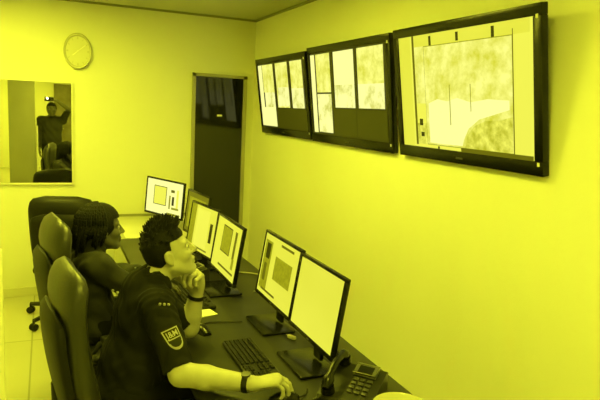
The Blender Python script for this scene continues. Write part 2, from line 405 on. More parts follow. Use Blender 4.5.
# ------------------------------------------------------------------ desks
DX0, DX1 = .50, 1.287
dk = thing('control_desk', 'long dark control desk running past both seated operators', 'desk', ((DX0+DX1)/2, 2.9, 0))
MB().box((0, 0, ZD - .016), (DX1 - DX0, 3.5, .032), bev=.004).build('desktop', M['desk'], dk)
for y in (-1.70, -.10, 1.70):
    MB().box((.04, y, (ZD - .032)/2), (.66, .03, ZD - .032), bev=.002).build('side_panel', M['desk'], dk)
MB().box((.35, 0, .44), (.02, 3.3, .46), bev=.002).build('modesty_panel', M['desk'], dk)
rd = thing('corner_desk', 'pale desk against the back wall beyond the woman', 'desk', (.925, 5.16, 0))
MB().box((0, 0, ZD - .02), (.72, .92, .032), bev=.004).build('desktop', M['paledesk'], rd)
MB().box((-.34, 0, (ZD - .036)/2), (.03, .86, ZD - .036), bev=.002).build('side_panel', M['paledesk'], rd)
MB().box((.34, 0, (ZD - .036)/2), (.03, .86, ZD - .036), bev=.002).build('side_panel', M['paledesk'], rd)
MB().box((0, .458, ZD + .0), (.72, .014, .034)).build('back_edge', M['trim'], rd)
MB().box((0, -.40, .42), (.64, .02, .46), bev=.002).build('front_panel', M['paledesk'], rd)

# ------------------------------------------------------------------ keyboards, mice, phones, small things
def keyboard(label, x, y, rotz):
    t = thing('keyboard', label, 'keyboard', (x, y, ZD), rotz, 'black keyboards on the desk'); t.scale = (.90, .90, 1)
    MB().box((0, 0, .010), (.44, .155, .018), bev=.005).build('case', M['black'], t)
    k = MB()
    for r in range(6):
        yy = .058 - r * .0225 - (.006 if r else 0)
        n = 15
        for c in range(n):
            if r == 5 and 3 < c < 9:
                if c == 4: k.box((-.205 + 6*.019, yy, .022), (.1, .017, .008), bev=.002, seg=1)
                continue
            k.box((-.205 + c * .019, yy, .022), (.0165, .017, .008), bev=.002, seg=1)
        for c in range(3): k.box((.098 + c*.019, yy, .022), (.0165, .017, .008), bev=.002, seg=1) if r not in (3,) else None
        for c in range(3): k.box((.166 + c*.019, yy, .022), (.0165, .017, .008), bev=.002, seg=1) if r > 0 else None
    k.build('keys', M['keycap'], t)
    MB().box((.0, .070, .0195), (.40, .003, .001)).build('edge_strip', M['grey'], t)
keyboard('black keyboard in front of the man, beside his watch hand', .782, 2.222, RY + .0)
keyboard('black keyboard half hidden behind the man, in front of the framed-picture monitor', .735, 3.09, RY + .05)

def mouse(label, x, y, rotz, cord):
    t = thing('computer_mouse', label, 'mouse', (x, y, ZD), rotz)
    rings = []
    for i in range(11):
        s = i / 10; xx = -.056 + .112 * s
        w = .031 * math.sin(PI * (.12 + .80 * s)) ** .45; hh = .036 * math.sin(PI * (.10 + .74 * s)) ** .7
        rings.append([(xx, w * math.cos(a), max(0, hh * math.sin(a))) for a in [PI * j / 10 for j in range(11)]])
    MB().rings(rings).build('shell', M['blackgloss'], t)
    MB().cyl((.030, -.004, .026), (.030, .004, .026), .010, n=16).build('scroll_wheel', M['grey'], t)
    MB().tube(cord, .0028, n=8).build('cord', M['cabledark'], t)
    return t
mouse('black mouse under the right hand of the man', .790, 1.862, -.22, [(.055, 0, .012), (.085, .03, .004), (.10, .06, .004), (.105, .09, .004)])
g = mouse('small black corded mouse on the desk by the elbow of the man', .668, 2.60, PI/2 + .2, [(.055, 0, .012), (.075, -.02, .005), (.09, -.08, .004), (.05, -.18, .004), (.04, -.20, .004), (.03, -.23, .004)])
MB().box((.022, 0, .033), (.026, .003, .004)).build('highlight_strip', M['mark'], g)  # pale strip paints the bright highlight along the mouse

def desk_phone(label, x, y, rotz, size=1.0):
    t = thing('desk_phone', label, 'telephone', (x, y, ZD), rotz, 'desk telephones'); t.scale = (size,)*3
    # front (user side) at -y; wedge body
    prof = [(-.10, .0), (.10, .0), (.10, .075), (.085, .085), (-.095, .028), (-.10, .02)]
    T = frame_T((-.10, 0, 0), (0, 1, 0), (0, 0, 1), (1, 0, 0))
    MB().prism(prof, .20, T=T).build('body', M['phonebody'], t, angle=20)
    sl = math.atan2(.057, .18)
    up = Vector((0, math.cos(sl), math.sin(sl))); nn = Vector((0, -math.sin(sl), math.cos(sl)))
    TP = frame_T(Vector((.0, 0, .058)), (1, 0, 0), up, nn)
    dsp = MB().box((.030, .058, .008), (.088, .056, .012), bev=.003, T=TP).build('display_frame', M['phonegrey'], t)
    MB().box((.030, .058, .015), (.056, .036, .002), T=TP).build('display', M['black'], dsp)
    MB().box((.030, .084, .015), (.088, .005, .005), T=TP).box((.073, .058, .015), (.005, .055, .005), T=TP).box((.030, .032, .015), (.088, .005, .005), T=TP).build('display_rim', M['chrome'], dsp)
    k = MB()
    for i in range(4):
        for j in range(3): k.box((.005 + j*.027, .012 - i*.022, .004), (.019, .014, .008), bev=.002, T=TP)
    k.build('keypad', M['grey'], t)
    hs = []
    for i in range(13):
        s = i / 12; yy = -.098 + .196 * s
        hs.append(Vector((-.065, yy, .0)) )
    pts = [TP @ Vector((-.066, -.10 + .20*i/12, .032 + .034*math.sin(PI*i/12))) for i in range(13)]
    rad = [.021 if (i < 3 or i > 9) else .014 for i in range(13)]; rad[0] = rad[-1] = .014
    hd = MB().tube(pts, rad, n=14)
    for yy in (-.083, .083): hd.cyl(TP @ Vector((-.066, yy, .030)), TP @ Vector((-.066, yy, .006)), .024, .026)
    hd.build('handset', M['blackgloss'], t)
    coil = []
    for i in range(160):
        a = i * .9; s = i / 159
        c = Vector((-.075 - .03*math.sin(PI*s), -.10 - .05*math.sin(PI*s) + .03*s, .02 - .012*math.sin(PI*s)))
        coil.append(c + Vector((math.cos(a)*.006, 0, math.sin(a)*.006 + .002)))
    MB().tube(coil, .0018, n=5).build('coiled_cord', M['cabledark'], t)
    return t
desk_phone('black desk telephone with angled display at the near end of the desk', 1.052, 1.815, -.85, 1.04)
desk_phone('black desk telephone behind the man, under the framed-picture monitor', .78, 3.455, RY + .25)

pp = MB().box((0, 0, .002), (.15, .21, .004)); tag(pp.build('paper_pad', M['paper'], loc=(.700, 2.895, ZD)), 'white paper pad on the dark desk below the chin of the man', 'paper').rotation_euler = (0, 0, .25)

ds = MB().lathe([(.0001, .0), (.045, .0), (.05, .006), (.080, .035), (.096, .075), (.099, .077), (.094, .072), (.076, .034), (.045, .012), (.0001, .010)], n=48)
tag(ds.build('bowl', M['china'], loc=(1.106, 1.572, ZD)), 'pale round bowl at the bottom edge, beside the near desk telephone', 'bowl')

def cable(name, label, pts, r, m):
    # smooth polyline through control points
    P = [Vector(p) for p in pts]; out = []
    for i in range(len(P) - 1):
        p0, p1, p2, p3 = P[max(i-1, 0)], P[i], P[i+1], P[min(i+2, len(P)-1)]
        for k in range(8):
            s = k / 8
            out.append(.5*((2*p1) + (-p0+p2)*s + (2*p0-5*p1+4*p2-p3)*s*s + (-p0+3*p1-3*p2+p3)*s**3))
    out.append(P[-1])
    return tag(MB().tube(out, r, n=8).build(name, m), label, 'cable')
z = ZD + .004
cable('power_cable', 'pale cable curling on the desk behind the framed-picture monitor', [(1.08, 3.60, z), (1.16, 3.52, z), (1.24, 3.45, z), (1.26, 3.30, z), (1.20, 3.18, z), (1.10, 3.12, z)], .005, M['cablepale'])
cable('video_cable', 'black cable running along the back of the desk by the lit monitors', [(1.12, 2.92, z), (1.20, 2.80, z), (1.22, 2.60, z), (1.17, 2.35, z), (1.19, 2.15, z)], .005, M['cabledark'])
pl = thing('cable_plug', 'small pale plug on the desk between the two adjoining monitors', 'plug', (1.045, 2.405, ZD), .4)
MB().box((0, 0, .008), (.018, .045, .016), bev=.003).build('plug_body', M['paper'], pl)
MB().box((0, .03, .008), (.010, .016, .006)).build('plug_tip', M['chrome'], pl)

# ------------------------------------------------------------------ office chairs
def pad_rings(levels, nw=28, p=3.2):
    """levels: (z, x centre, half width, half thickness, wrap)"""
    R = []
    for z, xc, hw, ht, wrap in levels:
        ring = []
        for j in range(nw):
            a = 2*PI*j/nw; c, s = math.cos(a), math.sin(a)
            yy = hw * math.copysign(abs(c) ** (2/p), c); xx = ht * math.copysign(abs(s) ** (2/p), s)
            ring.append((xc + xx + wrap * (yy/.25)**2, yy, z))
        R.append(ring)
    return R
def office_chair(label, loc, rotz, top=1.24, seat=.47, mats=('leather_olive', 'leather'), width=.25, arm=.285, turn=.3, reach=.30):
    lm, dm = M[mats[0]], M[mats[1]]
    t = thing('office_chair', label, 'chair', loc, rotz, 'dark leather office chairs')
    # backrest cushion
    z0 = seat + .10; L = []
    for i in range(21):
        s = i / 20; zz = z0 + (top - z0) * s
        xc = -.235 - .075*s - .018*math.sin(PI*s*1.1) + .02*max(0, s - .8)/.2
        e = min(1, s/.07, (1 - s)/.10); rr = math.sqrt(max(0, 1 - (1 - e)**2))
        hw = (width - .015*(1-s)) * (.62 + .38*rr if s > .5 else .8 + .2*rr) - (.035*max(0, (s-.72)/.28)**2)
        ht = (.053 - .012*s + .010*math.exp(-((s-.25)/.15)**2) + .008*math.exp(-((s-.85)/.08)**2)) * max(.12, rr)
        L.append((zz, xc, hw, ht, .030))
    MB().rings(pad_rings(L)).build('backrest', lm, t)
    # rear shell panel
    L2 = []
    zs, zt = z0 - .02, z0 + (top - z0) * .74
    for i in range(13):
        s = i / 12; zz = zs + (zt - zs) * s; q = (zz - z0)/(top - z0)
        xc = -.235 - .075*q - .018*math.sin(PI*max(q, 0)*1.1) - .052
        e = min(1, s/.10, (1 - s)/.16); rr = math.sqrt(max(0, 1 - (1 - e)**2))
        L2.append((zz, xc, (width - .03)*(.55 + .45*rr), .030*max(.2, rr), .022))
    MB().rings(pad_rings(L2)).build('back_shell', dm, t)
    # seat cushion (rings along x)
    R = []
    for i in range(17):
        s = i / 16; xx = -.25 + .52*s
        e = min(1, s/.10, (1-s)/.14); rr = math.sqrt(max(0, 1 - (1-e)**2))
        hw, ht = (.235 + .02*s)*(.8 + .2*rr), .05*max(.15, rr); zc = seat - .005 + .012*math.sin(PI*s) - .02*max(0, s-.8)/.2
        ring = []
        for j in range(28):
            a = 2*PI*j/28; c, sn = math.cos(a), math.sin(a)
            ring.append((xx, hw*math.copysign(abs(c)**(2/3.2), c), zc + ht*math.copysign(abs(sn)**(2/3.2), sn)))
        R.append(ring)
    MB().rings(R).build('seat', lm, t)
    MB().box((-.02, 0, seat - .075), (.30, .24, .04), bev=.01).tube([(-.15, 0, seat - .07), (-.28, 0, seat - .05), (-.325, 0, seat + .08), (-.33, 0, seat + .22)], .02).build('mechanism', M['black'], t)
    lv = MB().tube([(.05, -.10, seat - .08), (.05, -.26, seat - .085)], .006).ball((.05, -.27, seat - .085), .013)
    lv.build('height_lever', M['black'], t)
    for sy in (-1, 1):
        yy = sy * arm
        a = MB().tube([(.16, sy*.18, seat - .06), (.17, yy, seat - .05), (.185, yy, seat + .04), (.15, yy, seat + .125), (.0, yy, seat + .15), (-.14, yy, seat + .14), (-.19, yy, seat + .08), (-.17, yy, seat - .03), (-.13, sy*.18, seat - .06)], .016, n=10)
        ar = a.build('armrest', M['black'], t)
        MB().box((-.0, yy, seat + .16), (.27, .055, .035), bev=.014, seg=3).build('arm_pad', dm, ar)
    MB().cyl((0, 0, .10), (0, 0, seat - .09), .026, .03).cyl((0, 0, .26), (0, 0, seat - .09), .04, .04).build('gas_column', M['black'], t)
    MB().lathe([(.0001, .075), (.05, .075), (.055, .12), (.035, .15), (.0001, .15)]).build('base_hub', M['black'], t)
    for k in range(5):
        a = 2*PI*k/5 + turn; c, s = math.cos(a), math.sin(a)
        lg = MB().tube([(c*.03, s*.03, .115), (c*.16, s*.16, .10), (c*reach, s*reach, .078)], [.026, .022, .016], n=10).build('leg', M['black'], t)
        tx = (-s, c)
        w = MB()
        for o in (-.014, .014): w.cyl((c*reach + tx[0]*(o - .009), s*reach + tx[1]*(o - .009), .027), (c*reach + tx[0]*(o + .009), s*reach + tx[1]*(o + .009), .027), .027, n=20)
        w.cyl((c*reach, s*reach, .04), (c*reach, s*reach, .08), .009)
        w.build('caster', M['blackmatt'], lg)
    return t
office_chair('dark leather office chair holding the uniformed man, nearest the camera', (.348, 2.37, 0), .13, 1.165, width=.225)
office_chair('dark leather office chair holding the braided woman, behind the chair of the man', (.312, 3.15, 0), .17, 1.205, width=.23)
office_chair('empty dark office chair with its back to the room, near the mirror', (.165, 4.98, 0), math.radians(76), 1.055, .46, ('leather', 'leather'), .245, .215, 0.0, .36)

# ------------------------------------------------------------------ people: one skin surface from a smooth distance field
class Field:
    def __init__(s, lo, hi, v):
        s.lo = np.array(lo, float); s.v = v
        s.n = (np.ceil((np.array(hi, float) - s.lo) / v) + 1).astype(int)
        s.d = np.full(s.n, .15, np.float32)
    def _sub(s, lo, hi):
        i0 = np.maximum(np.floor((np.array(lo) - s.lo) / s.v).astype(int), 0)
        i1 = np.minimum(np.ceil((np.array(hi) - s.lo) / s.v).astype(int) + 1, s.n)
        if np.any(i1 <= i0): return None
        sl = tuple(slice(a, b) for a, b in zip(i0, i1))
        ax = [(s.lo[k] + np.arange(i0[k], i1[k]) * s.v).astype(np.float32) for k in range(3)]
        return sl, ax[0][:, None, None], ax[1][None, :, None], ax[2][None, None, :]
    def _put(s, lo, hi, k, fn, mode='u'):
        pad = k + 4 * s.v
        q = s._sub(np.array(lo) - pad, np.array(hi) + pad)
        if q is None: return
        sl, X, Y, Z = q
        b = fn(X, Y, Z); a = s.d[sl]
        if mode == 'u':
            if k > 0:
                h = np.clip(.5 + .5 * (a - b) / k, 0, 1); r = a*(1-h) + b*h - k*h*(1-h)
            else: r = np.minimum(a, b)
        else:
            nb = -b
            if k > 0:
                h = np.clip(.5 - .5 * (a - nb) / k, 0, 1); r = a*(1-h) + nb*h + k*h*(1-h)
            else: r = np.maximum(a, nb)
        s.d[sl] = r
    def cap(s, a, b, ra, rb=None, k=.01, mode='u'):
        a = np.array(a, float); b = np.array(b, float); rb = ra if rb is None else rb
        ba = b - a; L = max(float(ba @ ba), 1e-9); R = max(ra, rb)
        def fn(X, Y, Z):
            px, py, pz = X - a[0], Y - a[1], Z - a[2]
            t = np.clip((px*ba[0] + py*ba[1] + pz*ba[2]) / L, 0, 1)
            return np.sqrt((px - t*ba[0])**2 + (py - t*ba[1])**2 + (pz - t*ba[2])**2) - (ra + (rb - ra)*t)
        s._put(np.minimum(a, b) - R, np.maximum(a, b) + R, k, fn, mode); return s
    def ell(s, c, r, R=None, k=.01, mode='u'):
        c = np.array(c, float); r = np.array(r, float); R = np.eye(3) if R is None else np.array(R, float)   # rows = axes
        m = float(r.max())
        def fn(X, Y, Z):
            px, py, pz = X - c[0], Y - c[1], Z - c[2]
            q = [R[i][0]*px + R[i][1]*py + R[i][2]*pz for i in range(3)]
            k0 = np.sqrt(sum((q[i]/r[i])**2 for i in range(3))); k1 = np.sqrt(sum((q[i]/r[i]**2)**2 for i in range(3))) + 1e-9
            return k0*(k0 - 1)/k1
        s._put(c - m, c + m, k, fn, mode); return s
    def cut(s, lo, hi, fn, k=0.0):
        """keep only where fn<0 inside the box lo..hi"""
        q = s._sub(lo, hi)
        if q is None: return s
        sl, X, Y, Z = q
        s.d[sl] = np.maximum(s.d[sl], fn(X, Y, Z)); return s
    def wrinkle(s, fn):
        X, Y, Z = [(s.lo[k] + np.arange(s.n[k]) * s.v).astype(np.float32) for k in range(3)]
        s.d += fn(X[:, None, None], Y[None, :, None], Z[None, None, :]).astype(np.float32); return s
    def mesh(s, name, m, parent, base):
        import openvdb as vdb
        g = vdb.FloatGrid(.15); g.copyFromArray(np.ascontiguousarray(s.d))
        pts, quads = g.convertToQuads(isovalue=0.0)
        pts = np.array(pts) * s.v + s.lo - np.array(base)
        me = bpy.data.meshes.new(name); me.from_pydata(pts.tolist(), [], np.array(quads).tolist())
        me.materials.append(m)
        bm = bmesh.new(); bm.from_mesh(me); bmesh.ops.recalc_face_normals(bm, faces=bm.faces)
        for _ in range(2): bmesh.ops.smooth_vert(bm, verts=bm.verts, factor=.35, use_axis_x=True, use_axis_y=True, use_axis_z=True)
        for f in bm.faces: f.smooth = True
        bm.to_mesh(me); bm.free()
        o = bpy.data.objects.new(name, me); COL.objects.link(o); o.parent = parent
        return o

A3 = lambda *p: np.array(p, float)
def unit(v): v = np.array(v, float); return v / np.linalg.norm(v)
class Head:
    def __init__(s, c, face, up, sc=1.0):
        s.c = np.array(c, float); s.f = unit(face); u = np.array(up, float); s.u = unit(u - s.f*(u @ s.f)); s.l = np.cross(s.u, s.f); s.sc = sc
        s.R = np.array([s.f, s.l, s.u])
    def P(s, f, l, u): return s.c + (s.f*f + s.l*l + s.u*u) * s.sc
    def skull(s, F, grow=0.0, k=.02, slim=1.0):
        q = s.sc
        F.ell(s.P(-.004, 0, .032), (A3(.090, .075, .096) + grow)*q, s.R, k)
        F.ell(s.P(-.032, 0, .005), (A3(.052, .062, .07) + grow)*q, s.R, k)
    def build(s, F, female=False):
        q = s.sc
        s.skull(F)
        F.ell(s.P(.030, 0, -.035), A3(.066, .060, .080)*q, s.R, .02)
        F.cap(s.P(.0, .052, -.05), s.P(.066, .022, -.098), .022*q, .018*q, .018)
        F.cap(s.P(.0, -.052, -.05), s.P(.066, -.022, -.098), .022*q, .018*q, .018)
        F.ell(s.P(.078, 0, -.098), A3(.022, .024, .019)*q, s.R, .018)
        for y in (-1, 1):
            F.cap(s.P(.080, y*.012, .030), s.P(.066, y*.048, .026), .012*q, .011*q, .014)
            F.ell(s.P(.058, y*.042, -.022), A3(.026, .022, .024)*q, s.R, .016)
        for y in (-1, 1): F.ell(s.P(.100, y*.032, .006), A3(.018, .017, .012)*q, s.R, .010, 'cut')
        F.cap(s.P(.088, 0, .018), s.P(.112, 0, -.022), .009*q, .011*q, .010)
        F.ell(s.P(.113, 0, -.027), A3(.013, .012, .010)*q, s.R, .008)
        for y in (-1, 1): F.ell(s.P(.101, y*.011, -.030), A3(.010, .007, .007)*q, s.R, .006)
        F.cap(s.P(.094, -.018, -.058), s.P(.094, .018, -.058), .007*q, k=.008); F.cap(s.P(.099, -.006, -.057), s.P(.099, .006, -.057), .006*q, k=.006)
        F.cap(s.P(.092, -.014, -.070), s.P(.092, .014, -.070), .008*q, k=.008)
        F.cap(s.P(.103, -.024, -.0635), s.P(.103, .024, -.0635), .0035*q, k=.004, mode='cut')
        for y in (-1, 1):
            F.ell(s.P(-.008, y*.079, -.004), A3(.020, .009, .030)*q, s.R, .006)
            F.ell(s.P(-.003, y*.089, -.002), A3(.012, .008, .019)*q, s.R, .004, 'cut')
            F.ell(s.P(-.002, y*.076, -.030), A3(.010, .007, .010)*q, s.R, .005)
    def eyes(s, parent, base):
        for y in (-1, 1):
            c = Vector(s.P(.0765, y*.032, .006) - np.array(base)); T = frame_T(c, s.f, s.l, s.u)
            e = MB().ball((0, 0, 0), .0118*s.sc, T=T).build('eye', M['eye'], parent)
            MB().ball((.0095*s.sc, 0, 0), (.0035*s.sc, .006*s.sc, .006*s.sc), T=T).build('iris', M['iris'], e)

def hand(F, wrist, d, n, right, curls, spread=.0, sc=1.0, thumb=((.5, .8, .2), (.8, .5, .3))):
    """d: towards the fingers, n: palm normal; curls: 4 x (a1,a2,a3) degrees, index first"""
    w = np.array(wrist, float); d = unit(d); n = np.array(n, float); n = unit(n - d*(n @ d))
    s = np.cross(d, n) if right else np.cross(n, d)           # towards the thumb
    off = [.030, .010, -.010, -.029]; kn = [.092, .096, .090, .080]
    seg = [(.042, .026, .021), (.046, .030, .022), (.042, .028, .021), (.033, .021, .018)]; rad = [.0092, .0094, .009, .008]
    F.ell(w + d*.050*sc, A3(.058, .040, .017)*sc, [d, s, n], .012)
    for i in range(4):
        k = w + (d*kn[i] + s*off[i])*sc
        F.cap(w + (d*.015 + s*off[i]*.5)*sc, k, .015*sc, .0125*sc, .010)
        dd = unit(d + s*spread*(1.5 - i)); p = k; ang = 0
        for j in range(3):
            ang += math.radians(curls[i][j])
            v = dd*math.cos(ang) + n*math.sin(ang)
            e = p + v*seg[i][j]*sc
            F.cap(p, e, (rad[i] - .0006*j)*sc + .0008, (rad[i] - .0012 - .0006*j)*sc + .0008, .0035); p = e
    p = w + (d*.022 + s*.022 + n*.006)*sc
    for (a, b, c), L, r0, r1 in ((thumb[0], .046, .0155, .0115), (thumb[1], .034, .0112, .0102), (thumb[1], .026, .0102, .0085)):
        v = unit(d*a + s*b + n*c); e = p + v*L*sc; F.cap(p, e, r0*sc, r1*sc, .006); p = e

def strap_ring(c, axis, r, h, th, m, name, parent, base, face=None, ry=None):
    ax = Vector(axis).normalized(); x = (Vector((0, 0, 1)) if abs(ax.z) < .8 else Vector((1, 0, 0))); x = (x - ax*x.dot(ax)).normalized(); y = ax.cross(x)
    T = frame_T(Vector(c) - Vector(base), x, y, ax)
    o = MB().lathe([(r, -h/2), (r + th, -h/2), (r + th, h/2), (r, h/2), (r, -h/2)], n=28, T=T).build(name, m, parent)
    if face:
        MB().lathe([(.0001, 0), (.017, 0), (.017, .007), (.0001, .008)], n=24, T=T @ frame_T((r*math.cos(face) + th*.5*math.cos(face), r*math.sin(face) + th*.5*math.sin(face), 0), (0, 0, 1), (-math.sin(face), math.cos(face), 0), (math.cos(face), math.sin(face), 0))).build('dial', M['grey'], o)
    return o

def lower_body(F, pel, kR, kL, aR, aL, g=0.0, hipw=.09, lat=(0, 1, 0)):
    lat = unit(lat); pel = np.array(pel)
    F.ell(pel, A3(.13, .165, .11) + g, [np.cross(lat, (0, 0, 1)), lat, (0, 0, 1)], .03)
    for sgn, k, a in ((-1, kR, aR), (1, kL, aL)):
        h = pel + lat*sgn*hipw
        F.cap(h, k, .085 + g, .058 + g, .03); F.cap(k, a, .055 + g, .040 + g, .02)
def shoes(parent, base, pts, d):
    for a in pts:
        a = Vector(a) - Vector(base); dd = Vector(d).normalized(); y = Vector((0, 0, 1)).cross(dd)
        T = frame_T((a.x, a.y, -base[2]), dd, y, (0, 0, 1)); R = []
        for i in range(12):
            s = i/11; x = -.075 + .28*s; e = min(1, s/.12, (1-s)/.18); rr = math.sqrt(max(0.02, 1-(1-e)**2))
            w = (.036 + .012*math.sin(PI*s))*rr; hh = (.085 - .045*s)*(.5 + .5*rr)
            R.append([(x, w*math.cos(t), .002 + max(0, hh*(.5 + .5*math.sin(t)))) for t in [2*PI*j/16 for j in range(16)]])
        MB().rings(R, T=T).build('shoe', M['shoe'], parent)

# ---------------- the man
mb_ = (.30, 2.40, 0.0)
man = thing('person', 'seated man in dark short-sleeved uniform, chin on hand, looking up at televisions', 'person', mb_)
hm = Head((.459, 2.415, 1.163), (1, .02, .32), (-.22, 0, 1), 1.0)
rsh, relb, rwr = A3(.395, 2.245, .980), A3(.452, 2.065, .780), A3(.680, 1.885, .792)
lsh, lelb, lwr = A3(.375, 2.565, .980), A3(.585, 2.530, .778), A3(.610, 2.495, .952)
neckb = A3(.378, 2.405, 1.035); chest = A3(.368, 2.405, .88); belly = A3(.322, 2.395, .70); pel = A3(.29, 2.385, .585)
LV = unit(A3(-.10, 1, 0)); LF = np.cross(LV, (0, 0, 1)); RB = [LF, LV, (0, 0, 1)]
def man_torso(F, g=0.0):
    F.ell(chest, A3(.115, .165, .17) + g, RB, .03); F.ell(belly, A3(.125, .16, .15) + g, RB, .04)
    F.cap(rsh + A3(0, .03, .01), lsh + A3(0, -.03, .01), .062 + g, k=.04)
    F.cap(chest + A3(.01, 0, .05), neckb, .085 + g, .058 + g, .04)
    F.ell(pel, A3(.13, .165, .11) + g, RB, .04)
VX = .0042
F = Field((.10, 1.80, .0), (.98, 2.74, 1.34), VX)
man_torso(F)
hm.build(F); F.cap(neckb, hm.P(-.025, 0, -.06), .060, .054, .02)
F.cap(rsh, relb, .056, .045, .02); F.cap(relb, relb + (rwr - relb)*.35, .046, .044, .015); F.cap(relb + (rwr - relb)*.35, rwr, .044, .029, .015)
F.cap(lsh, lelb, .056, .045, .02); F.cap(lelb, lelb + (lwr - lelb)*.35, .045, .044, .015); F.cap(lelb + (lwr - lelb)*.35, lwr, .044, .030, .012)
hand(F, rwr, (1, -.22, .16), (0, 0, -1), True, [(40, 34, 26), (42, 36, 28), (46, 38, 30), (52, 40, 30)], .05, .98, ((.7, .6, .35), (.9, .25, .3)))
hand(F, lwr + A3(0, 0, .0), (-.20, -.25, 1), (-.72, -.68, .0), False, [(52, 40, 30), (75, 75, 40), (82, 80, 45), (85, 82, 45)], .03, 1.18, ((.75, .55, .35), (.85, .1, .5)))
mk = [A3(.74, 2.30, .53), A3(.74, 2.52, .53)]; ma = [A3(.74, 2.28, .09), A3(.74, 2.54, .09)]
lower_body(F, pel, mk[0], mk[1], ma[0], ma[1], -.008)
body = F.mesh('body', M['skin'], man, mb_)
hm.eyes(man, mb_)
# hair
Fh = Field(hm.c - .19, hm.c + .19, .004)
hm.skull(Fh, .006, .015)
C = hm.c; sc = hm.sc
def hairline(X, Y, Z):
    f = ((X-C[0])*hm.f[0] + (Y-C[1])*hm.f[1] + (Z-C[2])*hm.f[2])/sc; u = ((X-C[0])*hm.u[0] + (Y-C[1])*hm.u[1] + (Z-C[2])*hm.u[2])/sc
    a = (.80*f - u - .004)/1.28
    b = np.where(f > .01, (.058 - u) * 1.0 * np.minimum(1, (f - .01)/.03), -.1)
    return np.maximum(a, b)
Fh.cut(C - .2, C + .2, hairline)
for y in (-1, 1): Fh.ell(hm.P(-.004, y*.085, -.004), A3(.026, .022, .034), hm.R, .004, 'cut')
for i in range(260):
    a = rng.uniform(0, 2*PI); e = rng.uniform(.05, 1.0)
    dr_ = A3(math.cos(a)*math.cos(e*PI/2), math.sin(a)*math.cos(e*PI/2), math.sin(e*PI/2))
    p = A3(-.004, 0, .032) + dr_*A3(.094, .078, .10)
    if p[2] < .80*p[0] + .04 or (p[0] > .035 and p[2] < .095): continue
    L = .012 + .022*max(0, dr_[2])*rng.uniform(.4, 1)
    tip = p + dr_*L + A3(.012, 0, .008)*rng.uniform(.2, 1.4)
    Fh.cap(hm.P(*(p*.97)), hm.P(*tip), .0085, .0022, .004)
Fh.mesh('hair', M['hair'], man, mb_)
# shirt
Fs = Field((.08, 1.98, .48), (.64, 2.74, 1.12), .005)
man_torso(Fs, .011)
def slv(F, sh, el, g): 
    e = sh + (el - sh)*1.02
    F.cap(sh, e, .066 + g, .058 + g, .03)
    ax = unit(el - sh); q = sh + (el - sh)*.93
    F.cut(np.minimum(sh, el) - .12, np.maximum(sh, el) + .12, lambda X, Y, Z: np.where((X - sh[0])*ax[0] + (Y - sh[1])*ax[1] + (Z - sh[2])*ax[2] > .03, np.where(((X - q[0])*ax[0] + (Y - q[1])*ax[1] + (Z - q[2])*ax[2] < .10) & (np.sqrt((X - el[0])**2 + (Y - el[1])**2 + (Z - el[2])**2) < .115), (X - q[0])*ax[0] + (Y - q[1])*ax[1] + (Z - q[2])*ax[2], -1), -1))
slv(Fs, rsh, relb, .0); 
slv(Fs, lsh, lelb, .0)
# stand-up neckband, hollowed for the neck and opened at the throat
nax = unit(hm.P(-.025, 0, -.06) - neckb)
Fs.cap(neckb - nax*.03, neckb + nax*.030, .080, .068, .02)
Fs.cap(neckb - A3(.055, 0, .02), neckb + A3(-.045, 0, .025), .035, .024, .03)
Fs.cap(neckb - nax*.01, neckb + nax*.14, .0585, .0585, .004, 'cut')
Fs.ell(neckb + A3(.095, .0, -.005), A3(.045, .030, .080), RB, .01, 'cut')
Fs.wrinkle(lambda X, Y, Z: .0022*np.sin(38*X + 55*Z + 14*np.sin(17*Y)) + .0018*np.sin(70*Z - 45*Y + 3*np.sin(25*X)))
shirt = Fs.mesh('shirt', M['uniform'], man, mb_)
# collar
cl = MB(); ringsC = []
for i in range(15):
    a = math.radians(40 + 280*i/14); ca, sa = math.cos(a), math.sin(a)
    c = neckb + A3(.010, 0, .018) + LF*ca*.070 + LV*sa*.070 + A3(.014, 0, -.012*max(0, ca))
    o_ = LF*ca + LV*sa
    ringsC.append([tuple(c + o_*q + A3(0, 0, zz) - np.array(mb_)) for q, zz in ((-.004, -.02), (.012, -.022), (.012, .0), (-.002, .040 - .012*max(0, ca)), (-.010, .040 - .012*max(0, ca)), (-.012, .0))])
cl.rings(ringsC).build('collar', M['uniform'], shirt)
